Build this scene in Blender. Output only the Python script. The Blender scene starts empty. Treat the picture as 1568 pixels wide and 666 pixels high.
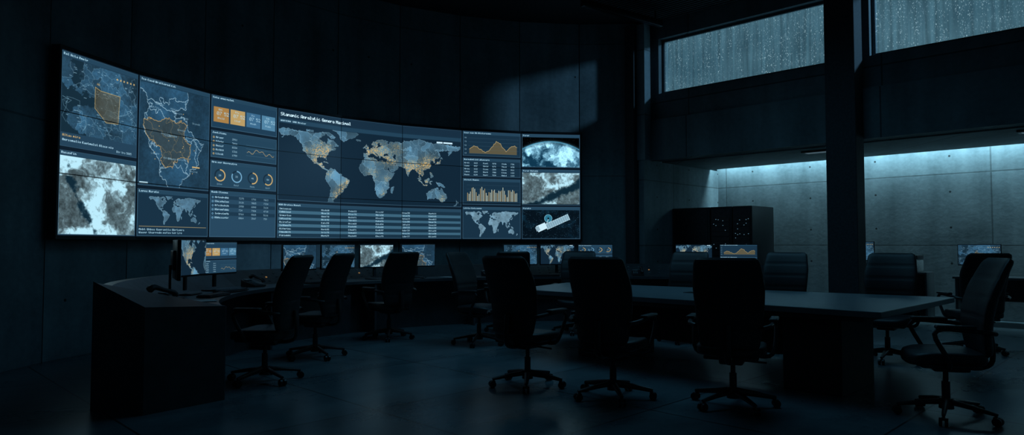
import bpy, bmesh, math, numpy as np
from mathutils import Vector, Matrix
R2=math.sqrt(0.5)
U=Vector((R2,-R2,0)); N=Vector((R2,R2,0)); P0=Vector((2.73,13.19,0))
CEN=Vector((1.6,6.65,0))
def W(s,n,z=0): return P0+U*s+N*n+Vector((0,0,z))
def pol(th,r,z=0):
    a=math.radians(th); return Vector((CEN.x+r*math.cos(a),CEN.y+r*math.sin(a),z))

# ------------------------------------------------------------------ node helpers
def newmat(name):
    m=bpy.data.materials.new(name); m.use_nodes=True
    nt=m.node_tree; nt.nodes.clear()
    out=nt.nodes.new('ShaderNodeOutputMaterial'); return m,nt,out
def nd(nt,t,**k):
    n=nt.nodes.new(t)
    for a,b in k.items():
        if a.startswith('i_'): n.inputs[a[2:].replace('_',' ')].default_value=b
        else: setattr(n,a,b)
    return n
def simple(name,col,rough=0.5,metal=0.0,noise=0.25,scale=30,spec=0.5,bump=0.0):
    m,nt,out=newmat(name)
    b=nd(nt,'ShaderNodeBsdfPrincipled'); b.inputs['Roughness'].default_value=rough; b.inputs['Metallic'].default_value=metal
    b.inputs['Specular IOR Level'].default_value=spec
    tc=nd(nt,'ShaderNodeTexCoord'); nz=nd(nt,'ShaderNodeTexNoise'); nz.inputs['Scale'].default_value=scale; nz.inputs['Detail'].default_value=4
    nt.links.new(tc.outputs['Object'],nz.inputs['Vector'])
    cr=nd(nt,'ShaderNodeValToRGB')
    cr.color_ramp.elements[0].position=0.3; cr.color_ramp.elements[1].position=0.7
    cr.color_ramp.elements[0].color=tuple(c*(1-noise) for c in col)+(1,)
    cr.color_ramp.elements[1].color=tuple(min(1,c*(1+noise)) for c in col)+(1,)
    nt.links.new(nz.outputs['Fac'],cr.inputs['Fac']); nt.links.new(cr.outputs['Color'],b.inputs['Base Color'])
    if bump>0:
        bp=nd(nt,'ShaderNodeBump'); bp.inputs['Strength'].default_value=bump; bp.inputs['Distance'].default_value=0.005
        nt.links.new(nz.outputs['Fac'],bp.inputs['Height']); nt.links.new(bp.outputs['Normal'],b.inputs['Normal'])
    nt.links.new(b.outputs['BSDF'],out.inputs['Surface']); return m
def emit(name,col,st):
    m,nt,out=newmat(name); e=nd(nt,'ShaderNodeEmission'); e.inputs['Color'].default_value=tuple(col)+(1,); e.inputs['Strength'].default_value=st
    nt.links.new(e.outputs[0],out.inputs['Surface']); return m
def concrete(name,c0,c1,bw,bh,rough=0.75,holes=True,joint=0.35,msize=0.012,rot=0.0,bumpd=0.01,hbw=None,hbh=None):
    m,nt,out=newmat(name); L=nt.links.new
    b=nd(nt,'ShaderNodeBsdfPrincipled'); b.inputs['Specular IOR Level'].default_value=0.4
    uv=nd(nt,'ShaderNodeUVMap'); mp=nd(nt,'ShaderNodeMapping'); mp.inputs['Rotation'].default_value=(0,0,rot)
    L(uv.outputs[0],mp.inputs['Vector']); v=mp.outputs[0]
    n1=nd(nt,'ShaderNodeTexNoise'); n1.inputs['Scale'].default_value=0.9; n1.inputs['Detail'].default_value=9; n1.inputs['Roughness'].default_value=0.62
    n1.inputs['Distortion'].default_value=0.6
    L(v,n1.inputs['Vector'])
    n2=nd(nt,'ShaderNodeTexNoise'); n2.inputs['Scale'].default_value=14; n2.inputs['Detail'].default_value=6; L(v,n2.inputs['Vector'])
    ms=nd(nt,'ShaderNodeMapping'); ms.inputs['Scale'].default_value=(3,0.45,1); L(v,ms.inputs['Vector'])
    n3=nd(nt,'ShaderNodeTexNoise'); n3.inputs['Scale'].default_value=1; n3.inputs['Detail'].default_value=5; L(ms.outputs[0],n3.inputs['Vector'])
    a1=nd(nt,'ShaderNodeMath',operation='ADD'); L(n1.outputs['Fac'],a1.inputs[0]); L(n3.outputs['Fac'],a1.inputs[1])
    a2=nd(nt,'ShaderNodeMath',operation='MULTIPLY_ADD'); L(n2.outputs['Fac'],a2.inputs[0]); a2.inputs[1].default_value=0.4; L(a1.outputs[0],a2.inputs[2])
    cr=nd(nt,'ShaderNodeValToRGB'); cr.color_ramp.elements[0].position=0.42; cr.color_ramp.elements[1].position=0.78
    cr.color_ramp.elements[0].color=tuple(c0)+(1,); cr.color_ramp.elements[1].color=tuple(c1)+(1,)
    dv=nd(nt,'ShaderNodeMath',operation='DIVIDE'); L(a2.outputs[0],dv.inputs[0]); dv.inputs[1].default_value=2.0
    L(dv.outputs[0],cr.inputs['Fac'])
    br=nd(nt,'ShaderNodeTexBrick'); br.offset=0.0; br.squash=1
    br.inputs['Color1'].default_value=(1,1,1,1); br.inputs['Color2'].default_value=(0.82,0.82,0.82,1); br.inputs['Mortar'].default_value=(joint,joint,joint,1)
    br.inputs['Scale'].default_value=1; br.inputs['Mortar Size'].default_value=msize; br.inputs['Brick Width'].default_value=bw; br.inputs['Row Height'].default_value=bh
    L(v,br.inputs['Vector'])
    mx=nd(nt,'ShaderNodeMix',data_type='RGBA',blend_type='MULTIPLY'); mx.inputs['Factor'].default_value=1
    L(cr.outputs['Color'],mx.inputs[6]); L(br.outputs['Color'],mx.inputs[7]); col=mx.outputs[2]
    hgt=br.outputs['Fac']
    if holes:
        hw,hh=(hbw or bw/2),(hbh or bh/2)
        sx=nd(nt,'ShaderNodeSeparateXYZ'); L(v,sx.inputs[0]); ds=[]
        for k,per,off in ((0,hw,hw/2),(1,hh,hh/2)):
            p=nd(nt,'ShaderNodeMath',operation='PINGPONG'); ad=nd(nt,'ShaderNodeMath',operation='ADD'); L(sx.outputs[k],ad.inputs[0]); ad.inputs[1].default_value=off+50*per
            L(ad.outputs[0],p.inputs[0]); p.inputs[1].default_value=per/2
            q=nd(nt,'ShaderNodeMath',operation='POWER'); L(p.outputs[0],q.inputs[0]); q.inputs[1].default_value=2; ds.append(q)
        s=nd(nt,'ShaderNodeMath',operation='ADD'); L(ds[0].outputs[0],s.inputs[0]); L(ds[1].outputs[0],s.inputs[1])
        c=nd(nt,'ShaderNodeMath',operation='LESS_THAN'); L(s.outputs[0],c.inputs[0]); c.inputs[1].default_value=0.018**2
        m2=nd(nt,'ShaderNodeMix',data_type='RGBA'); L(c.outputs[0],m2.inputs['Factor']); L(col,m2.inputs[6]); m2.inputs[7].default_value=(c0[0]*.2,c0[1]*.2,c0[2]*.2,1)
        col=m2.outputs[2]
    L(col,b.inputs['Base Color'])
    rr=nd(nt,'ShaderNodeMapRange'); L(n1.outputs['Fac'],rr.inputs[0]); rr.inputs[3].default_value=rough-0.12; rr.inputs[4].default_value=rough+0.12
    L(rr.outputs[0],b.inputs['Roughness'])
    h=nd(nt,'ShaderNodeMath',operation='MULTIPLY_ADD'); L(hgt,h.inputs[0]); h.inputs[1].default_value=-1.0; L(n2.outputs['Fac'],h.inputs[2])
    bp=nd(nt,'ShaderNodeBump'); bp.inputs['Strength'].default_value=0.35; bp.inputs['Distance'].default_value=bumpd
    L(h.outputs[0],bp.inputs['Height']); L(bp.outputs['Normal'],b.inputs['Normal'])
    L(b.outputs['BSDF'],out.inputs['Surface']); return m

M_wall=concrete('concrete_wall',(0.11,0.15,0.17),(0.30,0.375,0.405),20,2.6,holes=True,joint=.6,hbw=1.186,hbh=1.3)
M_alc=concrete('concrete_alcove',(0.11,0.145,0.16),(0.28,0.34,0.365),2.4,1.25,joint=.5)
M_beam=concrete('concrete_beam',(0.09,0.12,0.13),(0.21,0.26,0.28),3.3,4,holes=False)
M_floor=concrete('polished_concrete_floor',(0.06,0.095,0.115),(0.16,0.22,0.245),1.5,1.5,rough=0.29,holes=False,joint=0.25,msize=0.009,rot=math.radians(45),bumpd=0.002)
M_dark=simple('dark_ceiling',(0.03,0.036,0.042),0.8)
M_metal=simple('dark_metal',(0.03,0.035,0.04),0.35,0.8)
M_plastic=simple('black_plastic',(0.016,0.018,0.021),0.42)
M_leather=simple('black_leather',(0.014,0.017,0.020),0.48,scale=120,bump=0.25)
M_desk=simple('console_laminate',(0.045,0.055,0.062),0.36,scale=8)
M_table=simple('table_top_laminate',(0.13,0.17,0.19),0.36,scale=3,noise=0.12)
M_tleg=simple('table_pedestal_laminate',(0.016,0.020,0.024),0.6)
M_frame=simple('window_frame_metal',(0.10,0.12,0.13),0.4,0.6)
M_grey=simple('grey_plastic',(0.16,0.18,0.19),0.5)
M_paper=simple('paper',(0.5,0.52,0.53),0.8,noise=0.05)
M_led=emit('cove_led',(0.40,0.74,0.88),36.0)
M_ledb=emit('rack_led_blue',(0.35,0.75,1.0),0.3)
M_ledo=emit('button_led_orange',(1.0,0.55,0.2),0.25)
M_lamp=emit('recessed_lamp',(0.45,0.75,0.95),0.12)

# ------------------------------------------------------------------ mesh helpers
def merge(bm,t,mat,M=None):
    if M is not None: t.transform(M)
    for f in t.faces: f.material_index=mat
    me=bpy.data.meshes.new('tmp'); t.to_mesh(me); bm.from_mesh(me); bpy.data.meshes.remove(me); t.free()
def box(bm,size,loc,mat=0,rz=0.0,rx=0.0,bev=0.0,seg=2,ry=0.0):
    t=bmesh.new(); bmesh.ops.create_cube(t,size=1.0)
    t.transform(Matrix.Diagonal((size[0],size[1],size[2],1)))
    if bev>0: bmesh.ops.bevel(t,geom=t.edges[:],offset=bev,segments=seg,profile=0.5,affect='EDGES')
    merge(bm,t,mat,Matrix.Translation(loc)@Matrix.Rotation(rz,4,'Z')@Matrix.Rotation(ry,4,'Y')@Matrix.Rotation(rx,4,'X'))
def tube(bm,pts,r,seg=10,mat=0,flat=1.0):
    pts=[Vector(p) for p in pts]; n=len(pts); rr=r if isinstance(r,(list,tuple)) else [r]*n
    t=bmesh.new(); rings=[]; up=None
    for i,p in enumerate(pts):
        d=(pts[min(i+1,n-1)]-pts[max(i-1,0)]).normalized()
        if up is None:
            up=Vector((1,0,0)) if abs(d.x)<0.8 else Vector((0,0,1))
        a=(up-d*up.dot(d)).normalized(); b=d.cross(a); up=a
        rings.append([t.verts.new(p+(a*math.cos(k*2*math.pi/seg)+b*math.sin(k*2*math.pi/seg)*flat)*rr[i]) for k in range(seg)])
    for i in range(n-1):
        for k in range(seg): t.faces.new((rings[i][k],rings[i][(k+1)%seg],rings[i+1][(k+1)%seg],rings[i+1][k]))
    t.faces.new(rings[0][::-1]); t.faces.new(rings[-1])
    bmesh.ops.recalc_face_normals(t,faces=t.faces[:]); merge(bm,t,mat)
def smoothpath(pts,n=4):
    P=[Vector(p) for p in pts]; out=[]
    for i in range(len(P)-1):
        p0=P[max(i-1,0)];p1=P[i];p2=P[i+1];p3=P[min(i+2,len(P)-1)]
        for k in range(n):
            t=k/n; out.append(0.5*((2*p1)+(-p0+p2)*t+(2*p0-5*p1+4*p2-p3)*t*t+(-p0+3*p1-3*p2+p3)*t**3))
    out.append(P[-1]); return out
def prism(bm,poly,z0,z1,mat=0,bev=0.0):
    t=bmesh.new(); n=len(poly)
    zz=z1 if isinstance(z1,(list,tuple)) else [z1]*n
    a=[t.verts.new((p[0],p[1],z0)) for p in poly]; b=[t.verts.new((p[0],p[1],zz[i])) for i,p in enumerate(poly)]
    t.faces.new(a[::-1]); f=t.faces.new(b)
    for i in range(n): t.faces.new((a[i],a[(i+1)%n],b[(i+1)%n],b[i]))
    if isinstance(z1,(list,tuple)): bmesh.ops.triangulate(t,faces=[f])
    bmesh.ops.recalc_face_normals(t,faces=t.faces[:])
    if bev>0: bmesh.ops.bevel(t,geom=t.edges[:],offset=bev,segments=2,profile=0.5,affect='EDGES')
    merge(bm,t,mat)
def metric_uv(bm):
    uvl=bm.loops.layers.uv.verify()
    for f in bm.faces:
        n=f.normal
        for l in f.loops:
            p=l.vert.co
            if abs(n.z)>0.5: l[uvl].uv=(p.x,p.y)
            else:
                t=Vector((-n.y,n.x,0)).normalized(); l[uvl].uv=(p.dot(t),p.z)
def mesh_of(name,bm,mats,smooth=True,uv=True):
    bm.normal_update()
    if uv: metric_uv(bm)
    me=bpy.data.meshes.new(name); bm.to_mesh(me); bm.free()
    for m in mats: me.materials.append(m)
    if smooth: me.shade_smooth(); me.set_sharp_from_angle(angle=0.6)
    return me
def place(name,me,loc=(0,0,0),rz=0.0,parent=None,rx=0,sc=1.0):
    o=bpy.data.objects.new(name,me); bpy.context.scene.collection.objects.link(o)
    o.location=loc; o.rotation_euler=(rx,0,rz); o.scale=(sc,sc,sc)
    if parent: o.parent=parent
    return o
def obj(name,bm,mats,**k): 
    sm=k.pop('smooth',True); return place(name,mesh_of(name,bm,mats,smooth=sm),**k)
def empty(name,loc=(0,0,0),rz=0):
    o=bpy.data.objects.new(name,None); bpy.context.scene.collection.objects.link(o); o.location=loc; o.rotation_euler=(0,0,rz); return o
def face_rz(d): return math.atan2(-d[0],d[1])

# ------------------------------------------------------------------ dashboard picture (computed, drawn in code)
PW,PH=320,188; TW,TH=PW*8,PH*3
rng=np.random.default_rng(7)
C=np.zeros((TH,TW,3)); C[:]=np.array([14,27,38])/255
def fbm(h,w,cell,octs=5,seed=0,gain=0.55):
    r=np.random.default_rng(seed); out=np.zeros((h,w)); tot=0; amp=1
    for o in range(octs):
        c=max(cell/2**o,1.01); g=r.random((int(h/c)+3,int(w/c)+3)); y=np.arange(h)/c; x=np.arange(w)/c
        yi=y.astype(int); xi=x.astype(int); fy=(y-yi); fx=(x-xi); fy=(fy*fy*(3-2*fy))[:,None]; fx=(fx*fx*(3-2*fx))[None,:]
        A=g[yi][:,xi]; B=g[yi][:,xi+1]; D=g[yi+1][:,xi]; E=g[yi+1][:,xi+1]
        out+=amp*((A*(1-fx)+B*fx)*(1-fy)+(D*(1-fx)+E*fx)*fy); tot+=amp; amp*=gain
    return out/tot
def col(c): return np.array(c)/255.0
def rect(x0,y0,x1,y1,c,a=1.0):
    x0,y0,x1,y1=[int(round(v)) for v in (x0,y0,x1,y1)]
    C[y0:y1,x0:x1]=C[y0:y1,x0:x1]*(1-a)+col(c)*a
def frame(x0,y0,x1,y1,c,w=1,a=1.0):
    rect(x0,y0,x1,y0+w,c,a); rect(x0,y1-w,x1,y1,c,a); rect(x0,y0,x0+w,y1,c,a); rect(x1-w,y0,x1,y1,c,a)
def inpoly(X,Y,p):
    m=np.zeros(X.shape,bool); n=len(p)
    for i in range(n):
        x1,y1=p[i]; x2,y2=p[(i+1)%n]
        if y1==y2: continue
        m^=((Y>=min(y1,y2))&(Y<max(y1,y2))&(X<(x2-x1)*(Y-y1)/(y2-y1)+x1))
    return m
def poly(p,c,a=1.0):
    xs=[q[0] for q in p]; ys=[q[1] for q in p]; x0,x1,y0,y1=int(min(xs)),int(max(xs))+2,int(min(ys)),int(max(ys))+2
    x0=max(x0,0);y0=max(y0,0)
    Y,X=np.mgrid[y0:y1,x0:x1]; m=inpoly(X+.5,Y+.5,p)[...,None]*a
    m=m[:TH-y0,:TW-x0]; C[y0:y1,x0:x1]=C[y0:y1,x0:x1]*(1-m)+col(c)*m
def line(p,c,w=1.5,a=1.0):
    for (x1,y1),(x2,y2) in zip(p[:-1],p[1:]):
        x0=max(int(min(x1,x2)-w-2),0); xx=int(max(x1,x2)+w+3); y0=max(int(min(y1,y2)-w-2),0); yy=int(max(y1,y2)+w+3)
        yy=min(yy,TH); xx=min(xx,TW)
        Y,X=np.mgrid[y0:yy,x0:xx]; dx,dy=x2-x1,y2-y1; L=dx*dx+dy*dy+1e-9
        t=np.clip(((X-x1)*dx+(Y-y1)*dy)/L,0,1); d=np.hypot(X-x1-t*dx,Y-y1-t*dy)
        m=(np.clip(w/2+.5-d,0,1)*a)[...,None]; C[y0:yy,x0:xx]=C[y0:yy,x0:xx]*(1-m)+col(c)*m
def ring(cx,cy,r,w,a0,a1,c,a=1.0):
    x0,x1,y0,y1=int(cx-r-w),int(cx+r+w)+2,int(cy-r-w),int(cy+r+w)+2
    Y,X=np.mgrid[y0:y1,x0:x1]; d=np.abs(np.hypot(X-cx,Y-cy)-r); an=np.degrees(np.arctan2(X-cx,cy-Y))%360
    m=(np.clip(w/2+.5-d,0,1)*((an>=a0)&(an<=a1))*a)[...,None]; C[y0:y1,x0:x1]=C[y0:y1,x0:x1]*(1-m)+col(c)*m
FH={}
fs="A7E1111117E B7F49494936 C3E41414122 D7F4141221C E7F49494941 F7F09090901 G3E4149497A H7F0808087F I00417F4100 J2040413F01 K7F08142241 L7F40404040 M7F020C027F N7F0408107F O3E4141413E P7F09090906 Q3E4151215E R7F09192946 S4649494931 T01017F0101 U3F4040403F V1F2040201F W3F4038403F X6314081463 Y0708700807 Z6151494543 03E5149453E 100427F4000 24261514946 32141454B31 41814127F10 52745454539 63C4A494930 70171090503 83649494936 9064949291E a2054545478 b7F48444438 c3844444420 d384444487F e3854545418 f087E090102 g0C5252523E h7F08040478 i00447D4000 j2040443D00 k7F10284400 l00417F4000 m7C04180478 n7C08040478 o3844444438 p7C14141408 q081414187C r7C08040408 s4854545420 t043F444020 u3C4040207C v1C2040201C w3C4030403C x4428102844 y0C5050503C z4464544C44"
for t_ in fs.split(' '): FH[t_[0]]=[int(t_[1+2*i:3+2*i],16) for i in range(5)]
def text(s,x,y,sc,c,a=1.0,bold=False,adv=None):
    x=int(x);y=int(y)
    for ch in s:
        g=FH.get(ch)
        if g:
            for i,cb in enumerate(g):
                for j in range(7):
                    if cb>>j&1: rect(x+i*sc,y+j*sc,x+(i+1)*sc+(1 if bold else 0),y+(j+1)*sc,c,a)
        x+=(adv or 6*sc+(1 if bold else 0)) if g else 4*sc
LET='abcdefghiklmnoprstu'
def junk(n): return ''.join(rng.choice(list(LET)) for _ in range(n)).capitalize()
WHT=(182,204,214); GRY=(120,145,160); ORG=(212,162,104); PAN=(24,46,62); PAN2=(32,58,77)
def blit(x0,y0,arr,a=1.0):
    h,w=arr.shape[:2]; C[y0:y0+h,x0:x0+w]=C[y0:y0+h,x0:x0+w]*(1-a)+arr*a
def panel(u0,v0,u1,v1,title=None,bg=PAN,g=4,hdr=True):
    x0,y0,x1,y1=u0*PW+g,v0*PH+g,u1*PW-g,v1*PH-g
    rect(x0,y0,x1,y1,bg); frame(x0,y0,x1,y1,(78,108,126),2,0.7)
    if title:
        if hdr: rect(x0+1,y0+1,x1-1,y0+15,(38,64,82))
        text(title,x0+6,y0+4,1,WHT,1,True)
    return int(x0),int(y0),int(x1),int(y1)
WP=[[(-168,66),(-162,70),(-150,71),(-135,69),(-125,70),(-115,68),(-105,68),(-95,69),(-90,72),(-82,69),(-85,66),(-94,61),(-93,58),(-88,57),(-82,55),(-80,51),(-78,55),(-77,60),(-78,62),(-70,61),(-65,59),(-60,55),(-56,52),(-60,50),(-66,50),(-65,47),(-60,46),(-66,44),(-70,43),(-71,41),(-74,40),(-76,36),(-80,32),(-81,29),(-80,26),(-82,28),(-84,30),(-89,30),(-94,29.5),(-97,27),(-97,22),(-95,18.5),(-91,18.5),(-90,21),(-87,21.5),(-88,17),(-88,15.5),(-84,15.5),(-83,11),(-80,9),(-77,8.5),(-78,7.5),(-82,8),(-86,11),(-91,14),(-95,16),(-102,18),(-106,21),(-109,26),(-113,31),(-114.5,31),(-110,24),(-112,26),(-115,30),(-118,34),(-121,36),(-124,40),(-124,47),(-128,51),(-133,56),(-140,60),(-150,60),(-155,58),(-163,55),(-157,59),(-162,60),(-165,63)],
[(-45,60),(-52,64),(-54,70),(-60,76),(-70,78),(-60,82),(-30,83),(-20,76),(-24,70),(-38,66)],
[(-80,73),(-70,71),(-62,66),(-66,63),(-73,64),(-78,69),(-88,72)],[(-117,73),(-105,72.5),(-105,69.5),(-117,70)],[(-84,23),(-75,20.5),(-77,20),(-84,22)],
[(-77,8),(-72,12),(-62,10.5),(-57,6),(-51,4),(-50,0),(-44,-2.5),(-37,-5),(-35,-8),(-39,-14),(-40,-20),(-45,-23.5),(-48,-28),(-53,-34),(-58,-35),(-57,-38),(-62,-39),(-65,-43),(-66,-47),(-69,-51),(-68,-55),(-73,-52),(-75,-46),(-73,-38),(-71,-30),(-70,-19),(-76,-14),(-81,-6),(-80,-2),(-79,2),(-77,5)],
[(-6,35.5),(3,37),(10,37),(11,34),(20,31),(25,32),(32,31),(34,27),(37,21),(40,15),(43,11.5),(51,12),(48,5),(41,-2),(39,-7),(40.5,-15),(35,-20),(35,-25),(32,-29),(27,-33.5),(20,-35),(18,-32),(15,-26),(12,-17),(13,-9),(9,-1),(9,4),(4,6.5),(-4,5),(-8,4.5),(-13,8),(-17,14.5),(-17,21),(-13,28),(-9,32)],
[(44,-16),(50,-13),(50,-16),(47,-25),(44,-24)],
[(-9,37),(-9,43),(-1.5,43.5),(-1,46),(-4.5,48.5),(2,51),(8,54),(8,57),(10.5,57),(10,54.5),(18,54.8),(22,57),(24,59),(30,60),(22,60.5),(22,63),(25,65.5),(21,65),(17,61),(18,59.5),(16,56.5),(13,55.5),(11,59),(5.5,59),(5,62),(12,66),(19,70),(27,71),(40,67.5),(33,67),(35,64.5),(40,65),(44,68),(54,68.5),(67,69),(70,73),(80,73),(100,77.5),(112,74),(130,71.5),(140,72.5),(160,70),(180,69),(180,65),(177,62.5),(170,60),(163,60),(163,56),(157,51),(156,57),(163,61.5),(155,59.5),(142,59),(136,54.5),(140,52),(140,48),(135,43.5),(130,42.5),(127.5,39.5),(129,36),(126.5,34.5),(126.5,37.5),(122,39.5),(118,39),(122,37),(119.5,35),(122,31),(120,26),(114,22.5),(109,21.5),(106,19),(109,13),(105,9),(102,12.5),(99.5,13.5),(100,8),(103.5,2),(101,3),(98,8),(98,15),(95,16),(91,22.5),(87,21.5),(80,15.5),(80,11),(77.5,8),(74,15),(72.5,21),(67,24.5),(57,26),(50,30),(51,25),(56.5,26),(59.5,22.5),(55,17),(44,13),(39,21),(35,28),(34.5,31.5),(36,36.5),(27,37),(27,40.5),(35,42),(41,41.5),(38,45),(39,47),(33,46),(28,43),(28.5,41),(23,40.5),(24,38),(22.5,36.5),(19.5,41),(13.5,45.5),(13,43.5),(18.5,40),(16,38),(12,42),(9,44.3),(3.5,43.3),(0,40),(-2,37),(-5.5,36)],
[(-5,50),(1,51),(0,53),(-2,56),(-3,58.5),(-6,57.5),(-3,54),(-5,52)],[(-10,52),(-6,52),(-6,55),(-9,54)],[(-24,65),(-14,64.5),(-15,66.5),(-22,66.3)],
[(130,31.5),(132,34),(136,34),(140,35.5),(142,39.5),(141,41),(139,38),(136,36.5),(131,34)],[(140,42),(145,43.5),(142,45.5)],
[(95,5.5),(104,-1),(106,-6),(101,-2)],[(105,-6),(114,-7.5),(114,-8.5),(106,-7.5)],[(109,1),(117,7),(119,5),(116,-4),(110,-3)],[(119,1),(125,1.5),(121,-1),(122,-5),(119.5,-5)],
[(131,-1),(141,-3),(147,-6.5),(150,-10),(143,-9),(138,-8),(133,-4)],[(120,18),(122,18),(126,8),(122,7),(120,14)],
[(114,-22),(122,-18),(126,-14),(131,-12),(136,-12),(136,-15.5),(140,-17.5),(142,-11),(146,-19),(153,-26),(153,-31),(150,-37.5),(144,-38.5),(138,-35),(131,-31.5),(124,-33),(115,-34.5),(114,-28)],[(173,-35),(178,-38),(172,-44),(167,-46),(172,-41)]]
CASP=[(47,45),(53,46.5),(54,37),(49,38)]
def worldmap(w,h,lon0,lon1,lat0,lat1,seed=3,bg=(18,36,50),land=(76,106,124),hot=True,wob=2.2,borders=True):
    LO=np.linspace(lon0,lon1,w)[None,:].repeat(h,0); LA=np.linspace(lat1,lat0,h)[:,None].repeat(w,1)
    LO2=LO+(fbm(h,w,9,3,seed)-.5)*wob*2; LA2=LA+(fbm(h,w,9,3,seed+1)-.5)*wob*2
    m=np.zeros((h,w),bool)
    for p in WP: m|=inpoly(LO2,LA2,p)
    m&=~inpoly(LO2,LA2,CASP)
    out=np.zeros((h,w,3)); out[:]=col(bg); n=fbm(h,w,w/14,5,seed+2)
    lc=col(land)[None,None,:]*(0.62+0.65*n)[...,None]; out=np.where(m[...,None],lc,out)
    if borders:
        r=np.random.default_rng(seed+9); S=np.stack([r.uniform(lon0,lon1,190),r.uniform(lat0,lat1,190)],1)
        best=np.full((h,w),1e9); lab=np.zeros((h,w),int); A=LO2+(fbm(h,w,24,3,seed+5)-.5)*14; B=LA2+(fbm(h,w,24,3,seed+6)-.5)*14
        for i,(a,b) in enumerate(S):
            d=(A-a)**2+(B-b)**2; k=d<best; best[k]=d[k]; lab[k]=i
        e=np.zeros((h,w),bool); e[:,1:]|=lab[:,1:]!=lab[:,:-1]; e[1:]|=lab[1:]!=lab[:-1]
        e&=m; out[e]=out[e]*0.4+col((150,175,188))*0.6
        tone=r.uniform(0.8,1.2,190)[lab]; out=np.where(m[...,None],out*tone[...,None],out)
    ed=np.zeros((h,w),bool); ed[:,1:]|=m[:,1:]!=m[:,:-1]; ed[1:]|=m[1:]!=m[:-1]; out[ed]=out[ed]*0.45+col((165,190,202))*0.55
    if hot:
        H=np.zeros((h,w))
        for a,b,s,k in ((-80,38,9,1),(-92,36,12,.8),(-118,36,5,.6),(-100,20,6,.8),(-88,15,5,.7),(-47,-22,7,.9),(-38,-10,5,.9),(-60,-34,5,.8),(-75,2,6,.5),(5,48,9,1.1),(22,50,11,.9),(35,35,8,.6),(78,22,9,1),(90,25,6,.8),(114,30,10,1.1),(127,36,6,.9),(138,36,5,.9),(105,14,7,.8),(110,-6,8,.9),(8,8,8,.5),(38,0,6,.5),(55,56,9,.5),(50,32,6,.6),(30,-27,5,.5),(145,-34,6,.5)):
            H+=k*np.exp(-((LO-a)**2+(LA-b)**2)/(2*s*s))
        f=fbm(h,w,4.5,3,seed+20,0.9); sp=np.clip((f-.49)*5,0,1); a=np.clip(H,0,1.1)*(.16+1.05*sp)*m; a=np.clip(a,0,.9)
        out=out*(1-a[...,None])+col((236,172,100))[None,None]*a[...,None]
    return out,m
def warpcloud(h,w,seed,cell=60):
    a=fbm(h*2,w*2,cell*2,6,seed,0.6); wx=(fbm(h,w,cell,4,seed+1)-.5)*cell*2; wy=(fbm(h,w,cell,4,seed+2)-.5)*cell*2
    Y,X=np.mgrid[0:h,0:w]; return a[np.clip((Y+h/2+wy).astype(int),0,2*h-1),np.clip((X+w/2+wx).astype(int),0,2*w-1)]
def terrain(h,w,seed,coast,soft=14,bright=1.0):
    c=warpcloud(h,w,seed,50); f=fbm(h,w,14,5,seed+4,0.75); st=np.clip((c-0.42)*5,0,1)*(0.55+0.8*f)
    base=(0.20+0.58*f); g=np.clip((base*0.74+st*0.70)*bright,0,.92)
    out=np.stack([g*0.84,g*0.95,g*0.98],-1); Y,X=np.mgrid[0:h,0:w]
    n=fbm(h,w,30,5,seed+7,.65); d=coast(X/w,Y/h)+(n-.5)*0.24
    m=(np.clip(-d*soft,0,1)*(1-0.30*np.clip((c-.5)*5,0,1)))[...,None]; return out*(1-m)+col((16,38,50))*m
# --- column 0 : city/region map
x0,y0,x1,y1=panel(0,0,1,1.58,'Ral Acta Rmelp'); rect(x0+1,y0+16,x1-1,y1-1,(38,62,80))
h,w=y1-y0-60,x1-x0-4
n=fbm(h,w,60,6,31); f=fbm(h,w,8,4,32,.8); a=np.zeros((h,w,3)); a[:]=col((46,76,96)); a*=(0.35+n*.7+f*.5)[...,None]
S=rng.uniform(0,1,(40,2))*[w,h]; Y,X=np.mgrid[0:h,0:w]; X2=X+(fbm(h,w,18,4,5)-.5)*34; Y2=Y+(fbm(h,w,18,4,6)-.5)*34
D=np.stack([(X2-s[0])**2+(Y2-s[1])**2 for s in S]); lab=D.argmin(0); tn=rng.uniform(.8,1.15,40)[lab]; a*=tn[...,None]
e=np.zeros((h,w),bool); e[:,1:]|=lab[:,1:]!=lab[:,:-1]; e[1:]|=lab[1:]!=lab[:-1]; a[e]=a[e]*.55+col((150,178,192))*.45
d_=X/w+(n-.5)*.9-Y/h*.18; wt=d_<0.06; a[wt]=col((22,42,54)); blit(x0+2,y0+17,a)
for i in range(9):
    p=[(x0+6+rng.uniform(0,w-10),y0+20+rng.uniform(0,h-20))]
    for k in range(9): p.append((min(max(p[-1][0]+rng.uniform(-26,26),x0+5),x1-6),min(max(p[-1][1]+rng.uniform(-20,26),y0+20),y0+h)))
    line(p,(130,158,172),1.2,0.6)
for i in range(60): rect(*(lambda a,b:(a,b,a+rng.integers(3,14),b+2))(x0+10+rng.uniform(0,w-30),y0+22+rng.uniform(0,h-30)),(165,190,202),.6)
sq=[(x0+128,y0+84),(x0+150,y0+92),(x0+232,y0+94),(x0+226,y0+186),(x0+175,y0+190),(x0+128,y0+152)]
poly(sq,(104,76,46),0.5); line(sq+[sq[0]],(205,158,98),1.6)
text('Altas mira',x0+8,y1-38,1,ORG,bold=True); text('AA',x0+135,y0+70,1,ORG); text('Anrsymalio Kaetmulst Alsce viy',x0+8,y1-24,1,WHT,bold=True); text('Bhr Vro 5005',x1-90,y1-14,1,WHT)
for k in range(6): rect(x1-96+k*15,y0+36,x1-90+k*15,y0+42,ORG,0.9)
x0,y0,x1,y1=panel(0,1.6,1,3,'Rusayfin')
blit(x0+2,y0+17,terrain(y1-y0-19,x1-x0-4,41,lambda x,y:np.abs(x-0.10-0.52*np.clip(y-.25,0,1)**1.2)-0.055+.07*(y<.25),20))
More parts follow.
